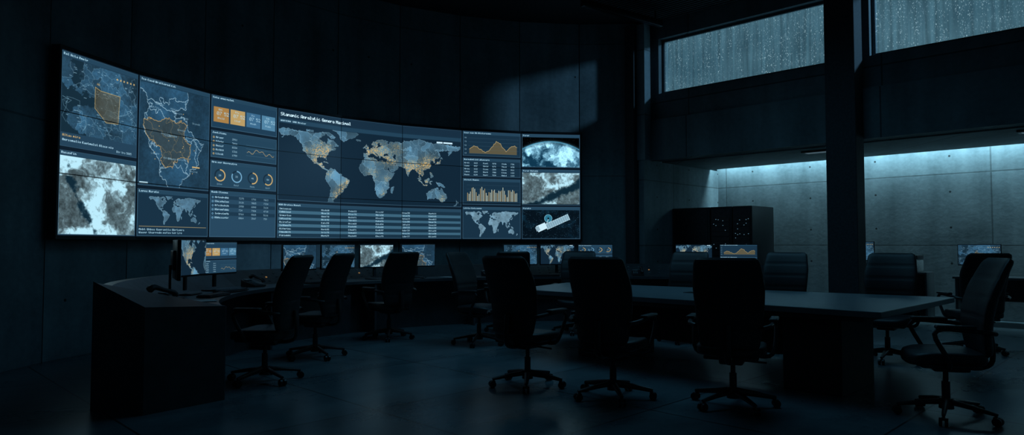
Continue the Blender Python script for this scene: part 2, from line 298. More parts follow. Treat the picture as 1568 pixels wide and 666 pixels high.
# --- column 1 : regional outline map
x0,y0,x1,y1=panel(1,0,2,2.06,'Tce Casd Wrattoped rst'); h,w=y1-y0-19,x1-x0-4
Y,X=np.mgrid[0:h,0:w]; LO=-88+X/w*62; LA=26-Y/h*64; LO2=LO+(fbm(h,w,22,4,71)-.5)*8; LA2=LA+(fbm(h,w,22,4,72)-.5)*8
m=inpoly(LO2,LA2,[(-90,24),(-84,20),(-80,12),(-84,6),(-84,-2),(-80,-9),(-76,-16),(-71,-20),(-70,-28),(-64,-38),(-52,-40),(-50,-33),(-44,-27),(-38,-24),(-36,-16),(-30,-8),(-40,-3),(-48,2),(-50,8),(-56,6),(-62,11),(-50,14),(-46,20),(-50,30),(-90,30)]); n=fbm(h,w,50,6,73)
a=np.zeros((h,w,3)); a[:]=col((34,60,78)); a*=(0.55+0.5*n+.3*fbm(h,w,7,3,75,.8))[...,None]
S=rng.uniform(0,1,(22,2))*[62,64]+[-88,-38]; D=np.stack([(LO2-s[0])**2+(LA2-s[1])**2 for s in S]); lab=D.argmin(0)
a=np.where(m[...,None],a*1.3,a)
br=m&inpoly(LO2,LA2,[(-86,3),(-74,3),(-68,7),(-58,4),(-50,4),(-50,-5),(-44,-10),(-46,-20),(-56,-20),(-60,-26),(-68,-24),(-70,-14),(-80,-8)])
a=np.where(br[...,None],a*0.45+col((50,46,40))*0.7,a)
e=np.zeros((h,w),bool)
for A in (lab*m,m.astype(int)): e[:,1:]|=A[:,1:]!=A[:,:-1]; e[1:]|=A[1:]!=A[:-1]
e2=e.copy(); e2[1:]|=e[:-1]; e2&=~br; a[e2]=a[e2]*.3+col((200,215,222))*.7; blit(x0+2,y0+17,a)
eb=np.zeros((h,w),bool); eb[:,1:]|=br[:,1:]!=br[:,:-1]; eb[1:]|=br[1:]!=br[:-1]; sub=C[y0+17:y0+17+h,x0+2:x0+2+w]; eb[1:]|=eb[:-1]; sub[eb]=col((190,142,88)); ei=e&br; sub[ei]=sub[ei]*.5+col((190,142,88))*.5
for k in range(16): text(junk(6),x0+40+rng.uniform(0,w-110),y0+40+rng.uniform(0,h-60),1,(170,192,204),0.7)
for k in range(14): rect(*(lambda a,b:(a,b,a+3,b+3))(x0+60+rng.uniform(0,w-120),y0+90+rng.uniform(0,h-130)),ORG)
rect(x0+232,y0+292,x0+268,y0+297,ORG); rect(x0+6,y1-12,x0+40,y1-6,(190,205,212))
x0,y0,x1,y1=panel(1,2.08,2,3,'Lopez Msrato'); wm,_=worldmap(230,104,-170,180,-52,76,5,PAN,(84,112,130),False,3,False); blit(x0+45,y0+20,wm)
rect(x0+8,y0+130,x1-8,y0+132,ORG,.7); text('Mnbt Ghbos Gaerantto Abrtomrs',x0+8,y0+138,1,WHT,.8,True); text('Waonr tharpndn eofoy ter Lre',x0+8,y0+149,1,WHT,.8,True)
# --- column 2
x0,y0,x1,y1=panel(2,0,3,0.72,'Cntw anwsqalmt',bg=PAN2); 
for k,c in enumerate([(176,120,66),(196,148,92),(62,100,128),(84,124,148)]):
    a0=x0+10+k*75; rect(a0,y0+44,a0+68,y0+104,c); text(junk(3),a0+22,y0+50,1,WHT); text('07 52',a0+14,y0+62,2,WHT,.85); text(junk(5),a0+18,y0+84,1,WHT)
x0,y0,x1,y1=panel(2,0.74,3,1.34,'Jontitoms',bg=(36,62,80))
for k in range(5): 
    text(junk(5),x0+22,y0+22+k*16,1,WHT,1,True); ring(x0+12,y0+26+k*16,3,2,0,360,ORG); text(str(rng.integers(1000,9999)),x0+95,y0+22+k*16,1,WHT)
p=[(x0+165+i*7,y0+70-(14*math.exp(-((i-8)/3)**2)+6*math.sin(i*1.3))) for i in range(20)]; line(p,ORG,1.6); 
for k in range(4): rect(x0+160,y0+40+k*14,x1-8,y0+41+k*14,(70,98,115))
x0,y0,x1,y1=panel(2,1.36,3,1.96,'Arm oor Aovqeatrn',bg=(36,62,80))
for k,(c,f) in enumerate([(ORG,250),((120,160,185),300),(ORG,190),(ORG,220)]):
    cx=x0+42+k*76; ring(cx,y0+58,22,6,0,360,(22,40,54)); ring(cx,y0+58,22,5,0,f,c); text(str(20+k*13),cx-6,y0+55,1,WHT); text(junk(4),cx-12,y0+90,1,WHT,.7)
x0,y0,x1,y1=panel(2,1.98,3,3,'Nanb Ctoono',bg=(40,66,85))
for k in range(6):
    if k%2==0: rect(x0+4,y0+20+k*16,x1-4,y0+35+k*16,(28,50,66))
    text(junk(9),x0+22,y0+24+k*16,1,WHT,1,True); ring(x0+12,y0+28+k*16,3,2,0,360,(120,160,185))
    for j in range(3): text(str(rng.integers(100,9999)),x0+130+j*60,y0+24+k*16,1,WHT,.85)
# --- columns 3-5
x0,y0,x1,y1=panel(3,0,6,2.14,None); rect(x0+1,y0+1,x1-1,y0+36,(24,44,60)); text('Stanamic Anralytic Genera Maximal',x0+10,y0+14,2,(232,242,246),1,True,11); rect(x0+1,y0+40,x1-1,y0+58,(36,62,80)); text('WORTERN  UMR Nrnlor',x0+10,y0+46,1,WHT,1,True)
w,h=x1-x0-4,y1-y0-62
wm,_=worldmap(w,h,-166,182,-46,78,3); blit(x0+2,y0+60,wm); rect(x1-136,y0+66,x1-104,y0+74,(215,226,232)); rect(x1-100,y0+66,x1-50,y0+74,(215,226,232))
x0,y0,x1,y1=panel(3,2.16,6,3,'NUA Brotea Nonot')
for k in range(9):
    rect(x0+4,y0+18+k*14.5,x1-4,y0+18+(k+1)*14.5-1.5,(62,94,112) if k%2 else (26,47,62))
    text(junk(8),x0+10,y0+21+k*14.5,1,WHT,1,True)
    for j in range(5): text(junk(4)+str(rng.integers(10,99)),x0+215+j*140,y0+21+k*14.5,1,WHT,.9,True)
# --- column 6
x0,y0,x1,y1=panel(6,0,7,0.72,'Cosr nae 86 Blstsroomo')
p=[(x0+34+i*6,y0+112-(18+14*math.sin(i*.33)+30*math.exp(-((i-26)/5)**2)+22*math.exp(-((i-38)/4)**2)+rng.uniform(0,9))) for i in range(44)]
poly(p+[(p[-1][0],y0+114),(p[0][0],y0+114)],(120,92,60),.75); line(p,(215,168,108),1.8)
for k in range(5): rect(x0+30,y0+34+k*20,x1-10,y0+35+k*20,(80,106,122),.5); text(str(90-k*20),x0+8,y0+30+k*20,1,WHT,.7)
x0,y0,x1,y1=panel(6,0.74,7,1.28,'Narmabmting aBanvurn')
for k in range(5):
    for j in range(6): text(junk(4) if j%2==0 else str(rng.integers(100,999)),x0+8+j*50,y0+22+k*15,1,WHT,.85,True)
x0,y0,x1,y1=panel(6,1.3,7,2.06,'Strnst Nawos')
for i in range(36):
    hh=22+30*abs(math.sin(i*.45))+rng.uniform(0,24); rect(x0+24+i*7.6,y0+118-hh,x0+27+i*7.6,y0+118,(214,200,172) if i%3 else (190,150,100))
for k in range(4): rect(x0+20,y0+34+k*22,x1-10,y0+35+k*22,(80,106,122),.4)
x0,y0,x1,y1=panel(6,2.08,7,3,'Lfrty Cotsaonn'); wm,_=worldmap(290,136,-172,182,-52,76,8,PAN,(118,142,156),False,3,False); blit(x0+10,y0+20,wm)
# --- column 7
x0,y0,x1,y1=panel(7,0,8,0.98,'Psrur'); h,w=y1-y0-19,x1-x0-4; Y,X=np.mgrid[0:h,0:w]
d=np.hypot(X-w*.5,(Y-h*2.05)*1.0); Rr=h*1.92; c=warpcloud(h,w,91,45); f=fbm(h,w,12,5,92,.75); g=np.clip((c-.40)*4.2,0,1)*(.45+.9*f); g=np.clip(g,.0,.95)
sh=np.clip((Rr-d)/18,0,1)**.6; a=(np.array([.06,.20,.28])+np.stack([g*.78,g*.82,g*.80],-1))*sh[...,None]; a+=np.exp(-np.abs(d-Rr)/4)[...,None]*np.array([.35,.6,.7]); a+=(rng.random((h,w))>.996)[...,None]*(d>Rr)[...,None]*.5; blit(x0+2,y0+17,np.clip(a,0,1))
x0,y0,x1,y1=panel(7,1.0,8,2.04,'Psrur Natomo')
blit(x0+2,y0+17,terrain(y1-y0-19,x1-x0-4,97,lambda x,y:np.abs(y-1.2+x*0.85)-0.16,12,1.1))
x0,y0,x1,y1=panel(7,2.06,8,3,'Psruty'); h,w=y1-y0-19,x1-x0-4
a=np.zeros((h,w,3)); a[:]=col((6,16,24)); st=rng.random((h,w)); a+=(st>.993)[...,None]*col((120,160,180)); a+=np.clip(fbm(h,w,40,5,99)-.5,0,1)[...,None]*np.array([.1,.35,.45]); blit(x0+2,y0+17,a)
def rq(cx,cy,l,wd,an,c):
    ca,sa=math.cos(an),math.sin(an); q=[(cx+ca*i*l-sa*j*wd,cy+sa*i*l+ca*j*wd) for i,j in((-1,-1),(1,-1),(1,1),(-1,1))]; poly(q,c); return q
q=rq(x0+190,y0+78,66,15,-.42,(150,170,180)); line(q+[q[0]],(220,232,236),2)
for i in range(-5,6): line([(x0+190+math.cos(-.42)*i*12-math.sin(-.42)*15,y0+78+math.sin(-.42)*i*12+math.cos(-.42)*15),(x0+190+math.cos(-.42)*i*12+math.sin(-.42)*15,y0+78+math.sin(-.42)*i*12-math.cos(-.42)*15)],(90,110,124),1.5)
rq(x0+105,y0+108,26,17,-.42,(214,224,228)); rq(x0+84,y0+116,10,12,-.42,(150,165,172)); ring(x0+140,y0+60,12,14,0,360,(46,110,130)); ring(x0+140,y0+60,20,2,0,360,(150,200,215)); line([(x0+128,y0+95),(x0+140,y0+66)],(200,210,215),3)
C=np.clip(C*np.array([0.90,1.0,1.04]),0,1)
img=bpy.data.images.new('dashboard_graphics',TW,TH,alpha=False); arr=np.ones((TH,TW,4),np.float32); arr[...,:3]=C[::-1]; img.pixels.foreach_set(arr.ravel()); img.update(); img.pack()
def screenmat(name,st):
    m,nt,out=newmat(name); L=nt.links.new; uv=nd(nt,'ShaderNodeUVMap'); ti=nd(nt,'ShaderNodeTexImage'); ti.image=img; L(uv.outputs[0],ti.inputs[0])
    e=nd(nt,'ShaderNodeEmission'); e.inputs['Strength'].default_value=st; L(ti.outputs[0],e.inputs['Color'])
    g=nd(nt,'ShaderNodeBsdfGlossy'); g.inputs['Roughness'].default_value=.35; g.inputs['Color'].default_value=(.02,.02,.02,1); ad=nd(nt,'ShaderNodeAddShader'); L(e.outputs[0],ad.inputs[0]); L(g.outputs[0],ad.inputs[1]); L(ad.outputs[0],out.inputs['Surface']); return m
M_scr=screenmat('video_wall_screen',1.15); M_mon=screenmat('monitor_screen',1.1)

# ------------------------------------------------------------------ room shell
DA=10.2; T0=174.0; ZC=5.6
bm=bmesh.new(); prism(bm,[(-7,-2),(12,-2),(12,16),(8,19),(-7,19)],-0.1,0.0); obj('floor',bm,[M_floor],smooth=False)
bm=bmesh.new()
for k in range(-1,8):
    a=T0-DA*k-0.06; b=T0-DA*(k+1)+0.06
    p=[pol(a,6.66),pol(b,6.66),pol(b,6.86),pol(a,6.86)]; prism(bm,p,0,ZC)
for k in range(-1,8):
    a=T0-DA*k; b=T0-DA*(k+1); prism(bm,[pol(a,6.70),pol(b,6.70),pol(b,6.85),pol(a,6.85)],0,ZC)
e0=pol(T0-DA*8,6.66); 
prism(bm,[(e0.x+.01,e0.y),(2.30,13.27),(2.30,13.5),(e0.x+.01,e0.y+.22)],0,ZC)
prism(bm,[(2.31,13.27),(2.72,13.27),(2.95,13.5),(2.31,13.5)],0,ZC)
obj('wall_back',bm,[M_wall],smooth=False)
l0=pol(T0+DA,6.66); bm=bmesh.new(); prism(bm,[(l0.x,l0.y),(l0.x-.25,l0.y),(l0.x-.25,-2),(l0.x,-2)],0,ZC); obj('wall_left',bm,[M_wall],smooth=False)
bm=bmesh.new()
def wbox(bm,s0,s1,n0,n1,z0,z1,mat=0,bev=0):
    prism(bm,[W(s0,n0),W(s1,n0),W(s1,n1),W(s0,n1)],z0,z1,mat,bev)
prism(bm,[(-7,-2),(12.5,-2),(12.5,3.6),W(0,0.3),(2.9,13.5),(-7,13.5)],ZC,ZC+.2)
for k in range(34): wbox(bm,0.05,6.0,-3.2+k*0.09,-3.2+k*0.09+.035,ZC-.09,ZC-.001)
obj('ceiling',bm,[M_dark],smooth=False)
bm=bmesh.new()
wbox(bm,-.02,9.5,0.0,0.35,2.9,4.17); wbox(bm,-.02,9.5,-0.10,-0.001,2.88,3.66); wbox(bm,-.02,9.5,0,0.35,5.24,ZC)
wbox(bm,-.02,0.15,0,0.35,4.17,5.24); wbox(bm,3.28,3.93,0,0.35,4.17,5.24); wbox(bm,7.6,9.5,0,0.35,4.17,5.24)
obj('wall_right',bm,[M_beam],smooth=False)
bm=bmesh.new(); wbox(bm,-.12,.0,-.30,2.56,0,2.88); wbox(bm,-.14,.04,-.32,-.12,2.88,ZC-.1); obj('wall_alcove_side',bm,[M_alc],smooth=False)
bm=bmesh.new(); wbox(bm,-.02,9.5,2.56,2.8,0,3.3); obj('wall_alcove_back',bm,[M_alc],smooth=False)
bm=bmesh.new(); wbox(bm,-.02,9.5,0.36,2.22,2.88,3.02); wbox(bm,-.02,9.5,2.221,2.56,3.2,3.3); obj('ceiling_alcove',bm,[M_beam],smooth=False)
bm=bmesh.new(); wbox(bm,0.05,9.4,2.25,2.37,3.12,3.16); obj('cove_light_strip',bm,[M_led],smooth=False)
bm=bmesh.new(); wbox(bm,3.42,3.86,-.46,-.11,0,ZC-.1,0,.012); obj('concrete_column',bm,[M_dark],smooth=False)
bm=bmesh.new(); wbox(bm,-.35,-.14,-.42,-.14,0,ZC-.1,0,.01); obj('steel_column',bm,[M_dark],smooth=False)
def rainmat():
    m,nt,out=newmat('glowing_rain_glass'); L=nt.links.new
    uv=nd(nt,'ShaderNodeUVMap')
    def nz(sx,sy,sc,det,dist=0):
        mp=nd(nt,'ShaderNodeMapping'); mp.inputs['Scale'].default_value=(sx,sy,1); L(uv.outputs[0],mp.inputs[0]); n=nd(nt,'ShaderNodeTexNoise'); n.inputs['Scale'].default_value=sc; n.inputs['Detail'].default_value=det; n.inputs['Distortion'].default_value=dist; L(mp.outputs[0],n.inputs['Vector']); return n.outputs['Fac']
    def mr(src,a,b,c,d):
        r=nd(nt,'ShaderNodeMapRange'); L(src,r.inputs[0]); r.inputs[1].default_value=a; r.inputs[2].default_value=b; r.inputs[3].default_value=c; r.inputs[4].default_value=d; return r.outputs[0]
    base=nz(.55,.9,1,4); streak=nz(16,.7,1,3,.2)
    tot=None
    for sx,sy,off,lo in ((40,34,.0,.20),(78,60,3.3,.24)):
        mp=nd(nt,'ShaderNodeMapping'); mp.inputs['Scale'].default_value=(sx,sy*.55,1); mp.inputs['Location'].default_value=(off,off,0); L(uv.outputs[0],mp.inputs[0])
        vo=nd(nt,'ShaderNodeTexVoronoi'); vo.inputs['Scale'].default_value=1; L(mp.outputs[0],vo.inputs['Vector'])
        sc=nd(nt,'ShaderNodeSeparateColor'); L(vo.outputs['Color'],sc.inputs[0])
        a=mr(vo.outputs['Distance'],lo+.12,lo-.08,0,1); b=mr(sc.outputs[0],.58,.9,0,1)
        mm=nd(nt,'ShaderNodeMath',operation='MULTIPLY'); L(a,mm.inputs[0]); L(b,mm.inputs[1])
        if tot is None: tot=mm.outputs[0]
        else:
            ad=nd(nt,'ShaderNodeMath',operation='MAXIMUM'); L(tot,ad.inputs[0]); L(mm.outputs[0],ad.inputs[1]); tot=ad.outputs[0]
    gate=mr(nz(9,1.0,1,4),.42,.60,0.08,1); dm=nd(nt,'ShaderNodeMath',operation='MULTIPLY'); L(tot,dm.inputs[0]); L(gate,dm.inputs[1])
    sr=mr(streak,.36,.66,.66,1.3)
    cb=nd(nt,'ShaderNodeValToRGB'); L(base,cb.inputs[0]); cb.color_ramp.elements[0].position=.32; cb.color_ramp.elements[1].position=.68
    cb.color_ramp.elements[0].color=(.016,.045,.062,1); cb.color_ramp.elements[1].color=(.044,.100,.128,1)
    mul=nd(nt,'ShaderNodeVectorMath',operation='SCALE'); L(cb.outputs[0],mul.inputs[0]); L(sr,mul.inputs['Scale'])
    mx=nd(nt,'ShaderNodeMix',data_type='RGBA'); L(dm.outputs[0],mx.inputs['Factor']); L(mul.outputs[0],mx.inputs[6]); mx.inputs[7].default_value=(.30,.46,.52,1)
    e=nd(nt,'ShaderNodeEmission'); L(mx.outputs[2],e.inputs[0]); e.inputs[1].default_value=2.0  # pane emits its own colour, imitating sky light behind the rain
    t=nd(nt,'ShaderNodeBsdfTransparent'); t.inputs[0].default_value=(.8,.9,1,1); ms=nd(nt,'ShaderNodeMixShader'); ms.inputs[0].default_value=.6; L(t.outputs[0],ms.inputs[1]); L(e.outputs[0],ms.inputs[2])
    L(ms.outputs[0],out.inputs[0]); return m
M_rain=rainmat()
for i,(s0,s1) in enumerate(((.15,3.28),(3.93,7.6))):
    e=empty('window_%d'%(i+1))
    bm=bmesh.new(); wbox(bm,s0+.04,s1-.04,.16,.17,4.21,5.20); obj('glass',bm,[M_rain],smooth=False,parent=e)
    bm=bmesh.new(); f=.05
    wbox(bm,s0,s0+f,.12,.21,4.17,5.24); wbox(bm,s1-f,s1,.12,.21,4.17,5.24); wbox(bm,s0+f,s1-f,.12,.21,4.17,4.22); wbox(bm,s0+f,s1-f,.12,.21,5.19,5.24)
    obj('frame',bm,[M_frame],smooth=False,parent=e)
def fixture():
    bm=bmesh.new(); box(bm,(.5,.24,.03),(0,0,-.015),0,bev=.005); box(bm,(.40,.14,.004),(0,0,-.032),1); return mesh_of('recessed_ceiling_light',bm,[M_plastic,M_lamp])
fx=fixture()
for s,n in ((2.85,.75),(5.9,.7)): place('recessed_ceiling_light',fx,W(s,n,2.88),math.radians(-45))
bm=bmesh.new(); box(bm,(1.9,.10,.12),(0,0,0),0,bev=.01); box(bm,(.02,.02,.24),(-.8,0,.18),0); box(bm,(.02,.02,.24),(.8,0,.18),0); box(bm,(1.8,.05,.006),(0,0,-.062),0)
obj('linear_ceiling_light',bm,[M_metal,M_lamp],loc=(1.95,11.8,5.30),rz=math.radians(35))

# ------------------------------------------------------------------ video wall
vw=empty('video_wall'); RS=6.53; Z0,Z1=1.36,3.40; bm=bmesh.new(); fb=bmesh.new()
uvl=bm.loops.layers.uv.verify()
for k in range(8):
    A=pol(T0-DA*k,RS); B=pol(T0-DA*(k+1),RS); d=(B-A).normalized(); nrm=Vector((-d.y,d.x,0)); 
    if nrm.dot(A-CEN)<0: nrm=-nrm
    g=.005
    for r in range(3):
        zt=Z1-(Z1-Z0)/3*r-g; zb=Z1-(Z1-Z0)/3*(r+1)+g; a=A+d*g; b=B-d*g
        vs=[bm.verts.new((p.x,p.y,z)) for p,z in((a,zb),(b,zb),(b,zt),(a,zt))]; f=bm.faces.new(vs)
        for l,(u,v) in zip(f.loops,((0,1),(1,1),(1,0),(0,0))): l[uvl].uv=((k+.004+u*.992)/8,1-(r+.005+v*.99)/3)
    prism(fb,[A+nrm*.004,B+nrm*.004,B+nrm*.09,A+nrm*.09],Z0-.03,Z1+.03,0)
    for zz in (Z0-.035,Z1+.002): prism(fb,[A-nrm*.015,B-nrm*.015,B+nrm*.09,A+nrm*.09],zz,zz+.033,0)
for th,sg in ((T0,1),(T0-DA*8,-1)):
    a=pol(th,RS-.015); b=pol(th,RS+.09); c=pol(th+sg*.25,RS+.09); d_=pol(th+sg*.25,RS-.015); prism(fb,[a,b,c,d_],Z0-.035,Z1+.035,0)
place('screens',mesh_of('screens',bm,[M_scr],smooth=False,uv=False),parent=vw); obj('frame',fb,[M_plastic],smooth=False,parent=vw)

# ------------------------------------------------------------------ console desk
TX=[58,75,95,115,135,160,170,183,194]; RY=[4.45,4.45,4.5,4.6,4.75,4.75,4.62,4.35,4.08]
def r0(th): return float(np.interp(th,TX,RY))
prof=[(.32,0.0),(.32,.69),(0.0,.71),(0.0,.75),(.60,.75),(.86,.93),(.95,.93),(.95,0)]
bm=bmesh.new(); ths=list(np.linspace(194,58,69)); rings=[]
for th in ths: rings.append([bm.verts.new(pol(th,r0(th)+a,b)) for a,b in prof])
for i in range(len(ths)-1):
    for j in range(len(prof)): bm.faces.new((rings[i][j],rings[i][(j+1)%8],rings[i+1][(j+1)%8],rings[i+1][j]))
bm.faces.new(rings[0][::-1]); bm.faces.new(rings[-1]); bmesh.ops.recalc_face_normals(bm,faces=bm.faces[:])
def gable(th,dth,hh=.02):
    pr=[(.0,0.0),(0,.75+hh),(.60,.75+hh),(.86,.93+hh),(.97,.93+hh),(.97,0)]
    t=bmesh.new(); a=[t.verts.new(pol(th,r0(th)+x,z)) for x,z in pr]; b=[t.verts.new(pol(th+dth,r0(th)+x,z)) for x,z in pr]; n=len(pr)
    t.faces.new(a); t.faces.new(b[::-1])
    for i in range(n): t.faces.new((a[i],a[(i+1)%n],b[(i+1)%n],b[i]))
    bmesh.ops.recalc_face_normals(t,faces=t.faces[:]); merge(bm,t,0)
gable(194,.4,.01); gable(58,-.8,.03)
q1=pol(194.4,r0(194)+.0); q4=pol(194.4,r0(194)+.97)
prism(bm,[(q4.x,q4.y),(-3.23,5.28),(-2.74,5.12),(q1.x,q1.y)],0,[.97,.985,.80,.765],0)
for i in range(5):
    for j in range(3):
        p=Vector((-3.13,5.33,0)).lerp(Vector((-2.84,5.23,0)),.15+i*.17)+Vector((.02+.03*j,.03*j,0)); tz=.985-.185*((p.x+3.23)/.49)
for th in (184,160,138,118,98,78): 
    p=[pol(th-.2,r0(th)+.04),pol(th+.2,r0(th)+.04),pol(th+.2,r0(th)+.33),pol(th-.2,r0(th)+.33)]; prism(bm,p,0,.70)
prism(bm,[pol(t,r0(t)+.03) for t in (193.5,190,187,184)]+[pol(t,r0(t)+.5) for t in (184,187,190,193.5)],0.02,.705)
for th in list(np.arange(193,190.5,-.55))+list(np.arange(155,126,-1.9))+list(np.arange(112,70,-1.9)):
    for j in range(3):
        f=.2+.25*j; p=pol(th,r0(th)+.60+.26*f,.75+.18*f+.004); box(bm,(.022,.016,.008),p,2 if (j==1 and int(th)%9==0) else 1,rz=face_rz(pol(th,1)-CEN),rx=math.atan(.18/.26))
obj('control_console_desk',bm,[M_desk,M_grey,M_ledo],smooth=False)

def ondesk(name,me,th,dr,z=.752,extra=0,sc=1.0):
    p=pol(th,r0(th)+dr,z); d=CEN-p; return place(name,me,p,face_rz(d)+extra,sc=sc)
def monitor(uvr,w=.60,h=.35):
    bm=bmesh.new(); box(bm,(w,.03,h),(0,-.02,.345),0,bev=.006); box(bm,(w*.5,.03,h*.5),(0,-.045,.34),0,bev=.01)
    box(bm,(.05,.02,.26),(0,-.07,.17),0,bev=.004); box(bm,(.24,.18,.014),(0,-.05,.008),0,bev=.005)
    bm.normal_update(); metric_uv(bm); uvl=bm.loops.layers.uv.verify(); g=.012; y=-.0035
    vs=[bm.verts.new(p) for p in((w/2-g,y,.345-h/2+g+.006),(-w/2+g,y,.345-h/2+g+.006),(-w/2+g,y,.345+h/2-g),(w/2-g,y,.345+h/2-g))]
    f=bm.faces.new(vs); f.material_index=1; u0,v0,u1,v1=uvr
    for l,(u,v) in zip(f.loops,((0,1),(1,1),(1,0),(0,0))): l[uvl].uv=((u0+(u1-u0)*u)/8,1-(v0+(v1-v0)*v)/3)
    return mesh_of('desk_monitor',bm,[M_plastic,M_mon],uv=False)
V=[monitor(r) for r in ((3.05,.35,5.95,2.1),(1.05,.15,1.95,1.3),(2.02,0.02,2.98,1.3),(.02,1.7,.98,2.9),(6.02,.05,6.98,1.25),(2.02,1.38,2.98,2.6),(7.02,1.1,7.98,2.0),(.04,.1,.96,1.1),(3.2,.5,4.4,1.5))]
for th,v,dr,ex,sc in ((181.3,7,.40,.50,1.08),(175.2,8,.40,.10,1.10),(168.0,2,.34,.0,1.06),(151,1,.3,0,1),(143.3,7,.3,0,1),(135.6,6,.3,0,1),(127.6,1,.3,0,1),(107,7,.42,0,1),(99.7,0,.42,0,1),(92.2,5,.42,0,1),(73.2,0,.48,0,1),(65,4,.48,0,1)):
    ondesk('desk_monitor',V[v],th,dr,extra=ex,sc=sc)
bm=bmesh.new()
t=bmesh.new(); a=[t.verts.new(p) for p in((-.1,.11,0),(.1,.11,0),(.1,-.11,0),(-.1,-.11,0),(-.1,.11,.025),(.1,.11,.025),(.1,-.11,.09),(-.1,-.11,.09))]
for f in((3,2,1,0),(4,5,6,7),(0,1,5,4),(1,2,6,5),(2,3,7,6),(3,0,4,7)): t.faces.new([a[i] for i in f])
bmesh.ops.recalc_face_normals(t,faces=t.faces[:]); bmesh.ops.bevel(t,geom=t.edges[:],offset=.008,segments=2,affect='EDGES',profile=.5); merge(bm,t,0)
tube(bm,smoothpath([(-.065,.10,.055),(-.065,.08,.085),(-.065,0,.108),(-.065,-.07,.130),(-.065,-.11,.110)],3),[.024,.024,.023,.020,.016,.015,.015,.016,.018,.022,.025,.026,.024],10,0)
box(bm,(.09,.05,.006),(.04,-.06,.085),1,rx=-.29)
for i in range(3):
    for j in range(4): box(bm,(.018,.013,.008),(.012+i*.027,.07-j*.024,.040+j*.0075),1,rx=-.29,bev=.002,seg=1)
PH_=mesh_of('desk_phone',bm,[M_plastic,M_grey])
bm=bmesh.new(); box(bm,(.44,.14,.018),(0,0,.010),0,bev=.004)
for i in range(15):
    for j in range(5): box(bm,(.023,.020,.008),(-.20+i*.0285,-.05+j*.026,.022),1)
KB=mesh_of('keyboard',bm,[M_plastic,M_metal])
bm=bmesh.new(); t=bmesh.new(); bmesh.ops.create_uvsphere(t,u_segments=16,v_segments=10,radius=1); t.transform(Matrix.Diagonal((.032,.055,.022,1)))
for v in t.verts: v.co.z=max(v.co.z,-.004)
merge(bm,t,0); box(bm,(.006,.02,.008),(0,.025,.018),0); MS=mesh_of('computer_mouse',bm,[M_plastic])
bm=bmesh.new(); box(bm,(.21,.297,.003),(0,0,.002),0); box(bm,(.21,.297,.002),(.03,.02,.0045),0,rz=.15); PA=mesh_of('paper_sheets',bm,[M_paper])
ondesk('desk_phone',PH_,190.3,.42,sc=1.2,extra=.9)
for th,dr in ((159.5,.36),(118,.40),(113.5,.36),(84,.36)): ondesk('desk_phone',PH_,th,dr)
for th in (177.5,170,149,133,103,95.5,69): ondesk('keyboard',KB,th,.12)
for th in (173.4,166,144,128,99,65): ondesk('computer_mouse',MS,th,.12,z=.757)
for th,dr in ((185.0,.20),(122,.22)): ondesk('paper_sheets',PA,th,dr,extra=.3)

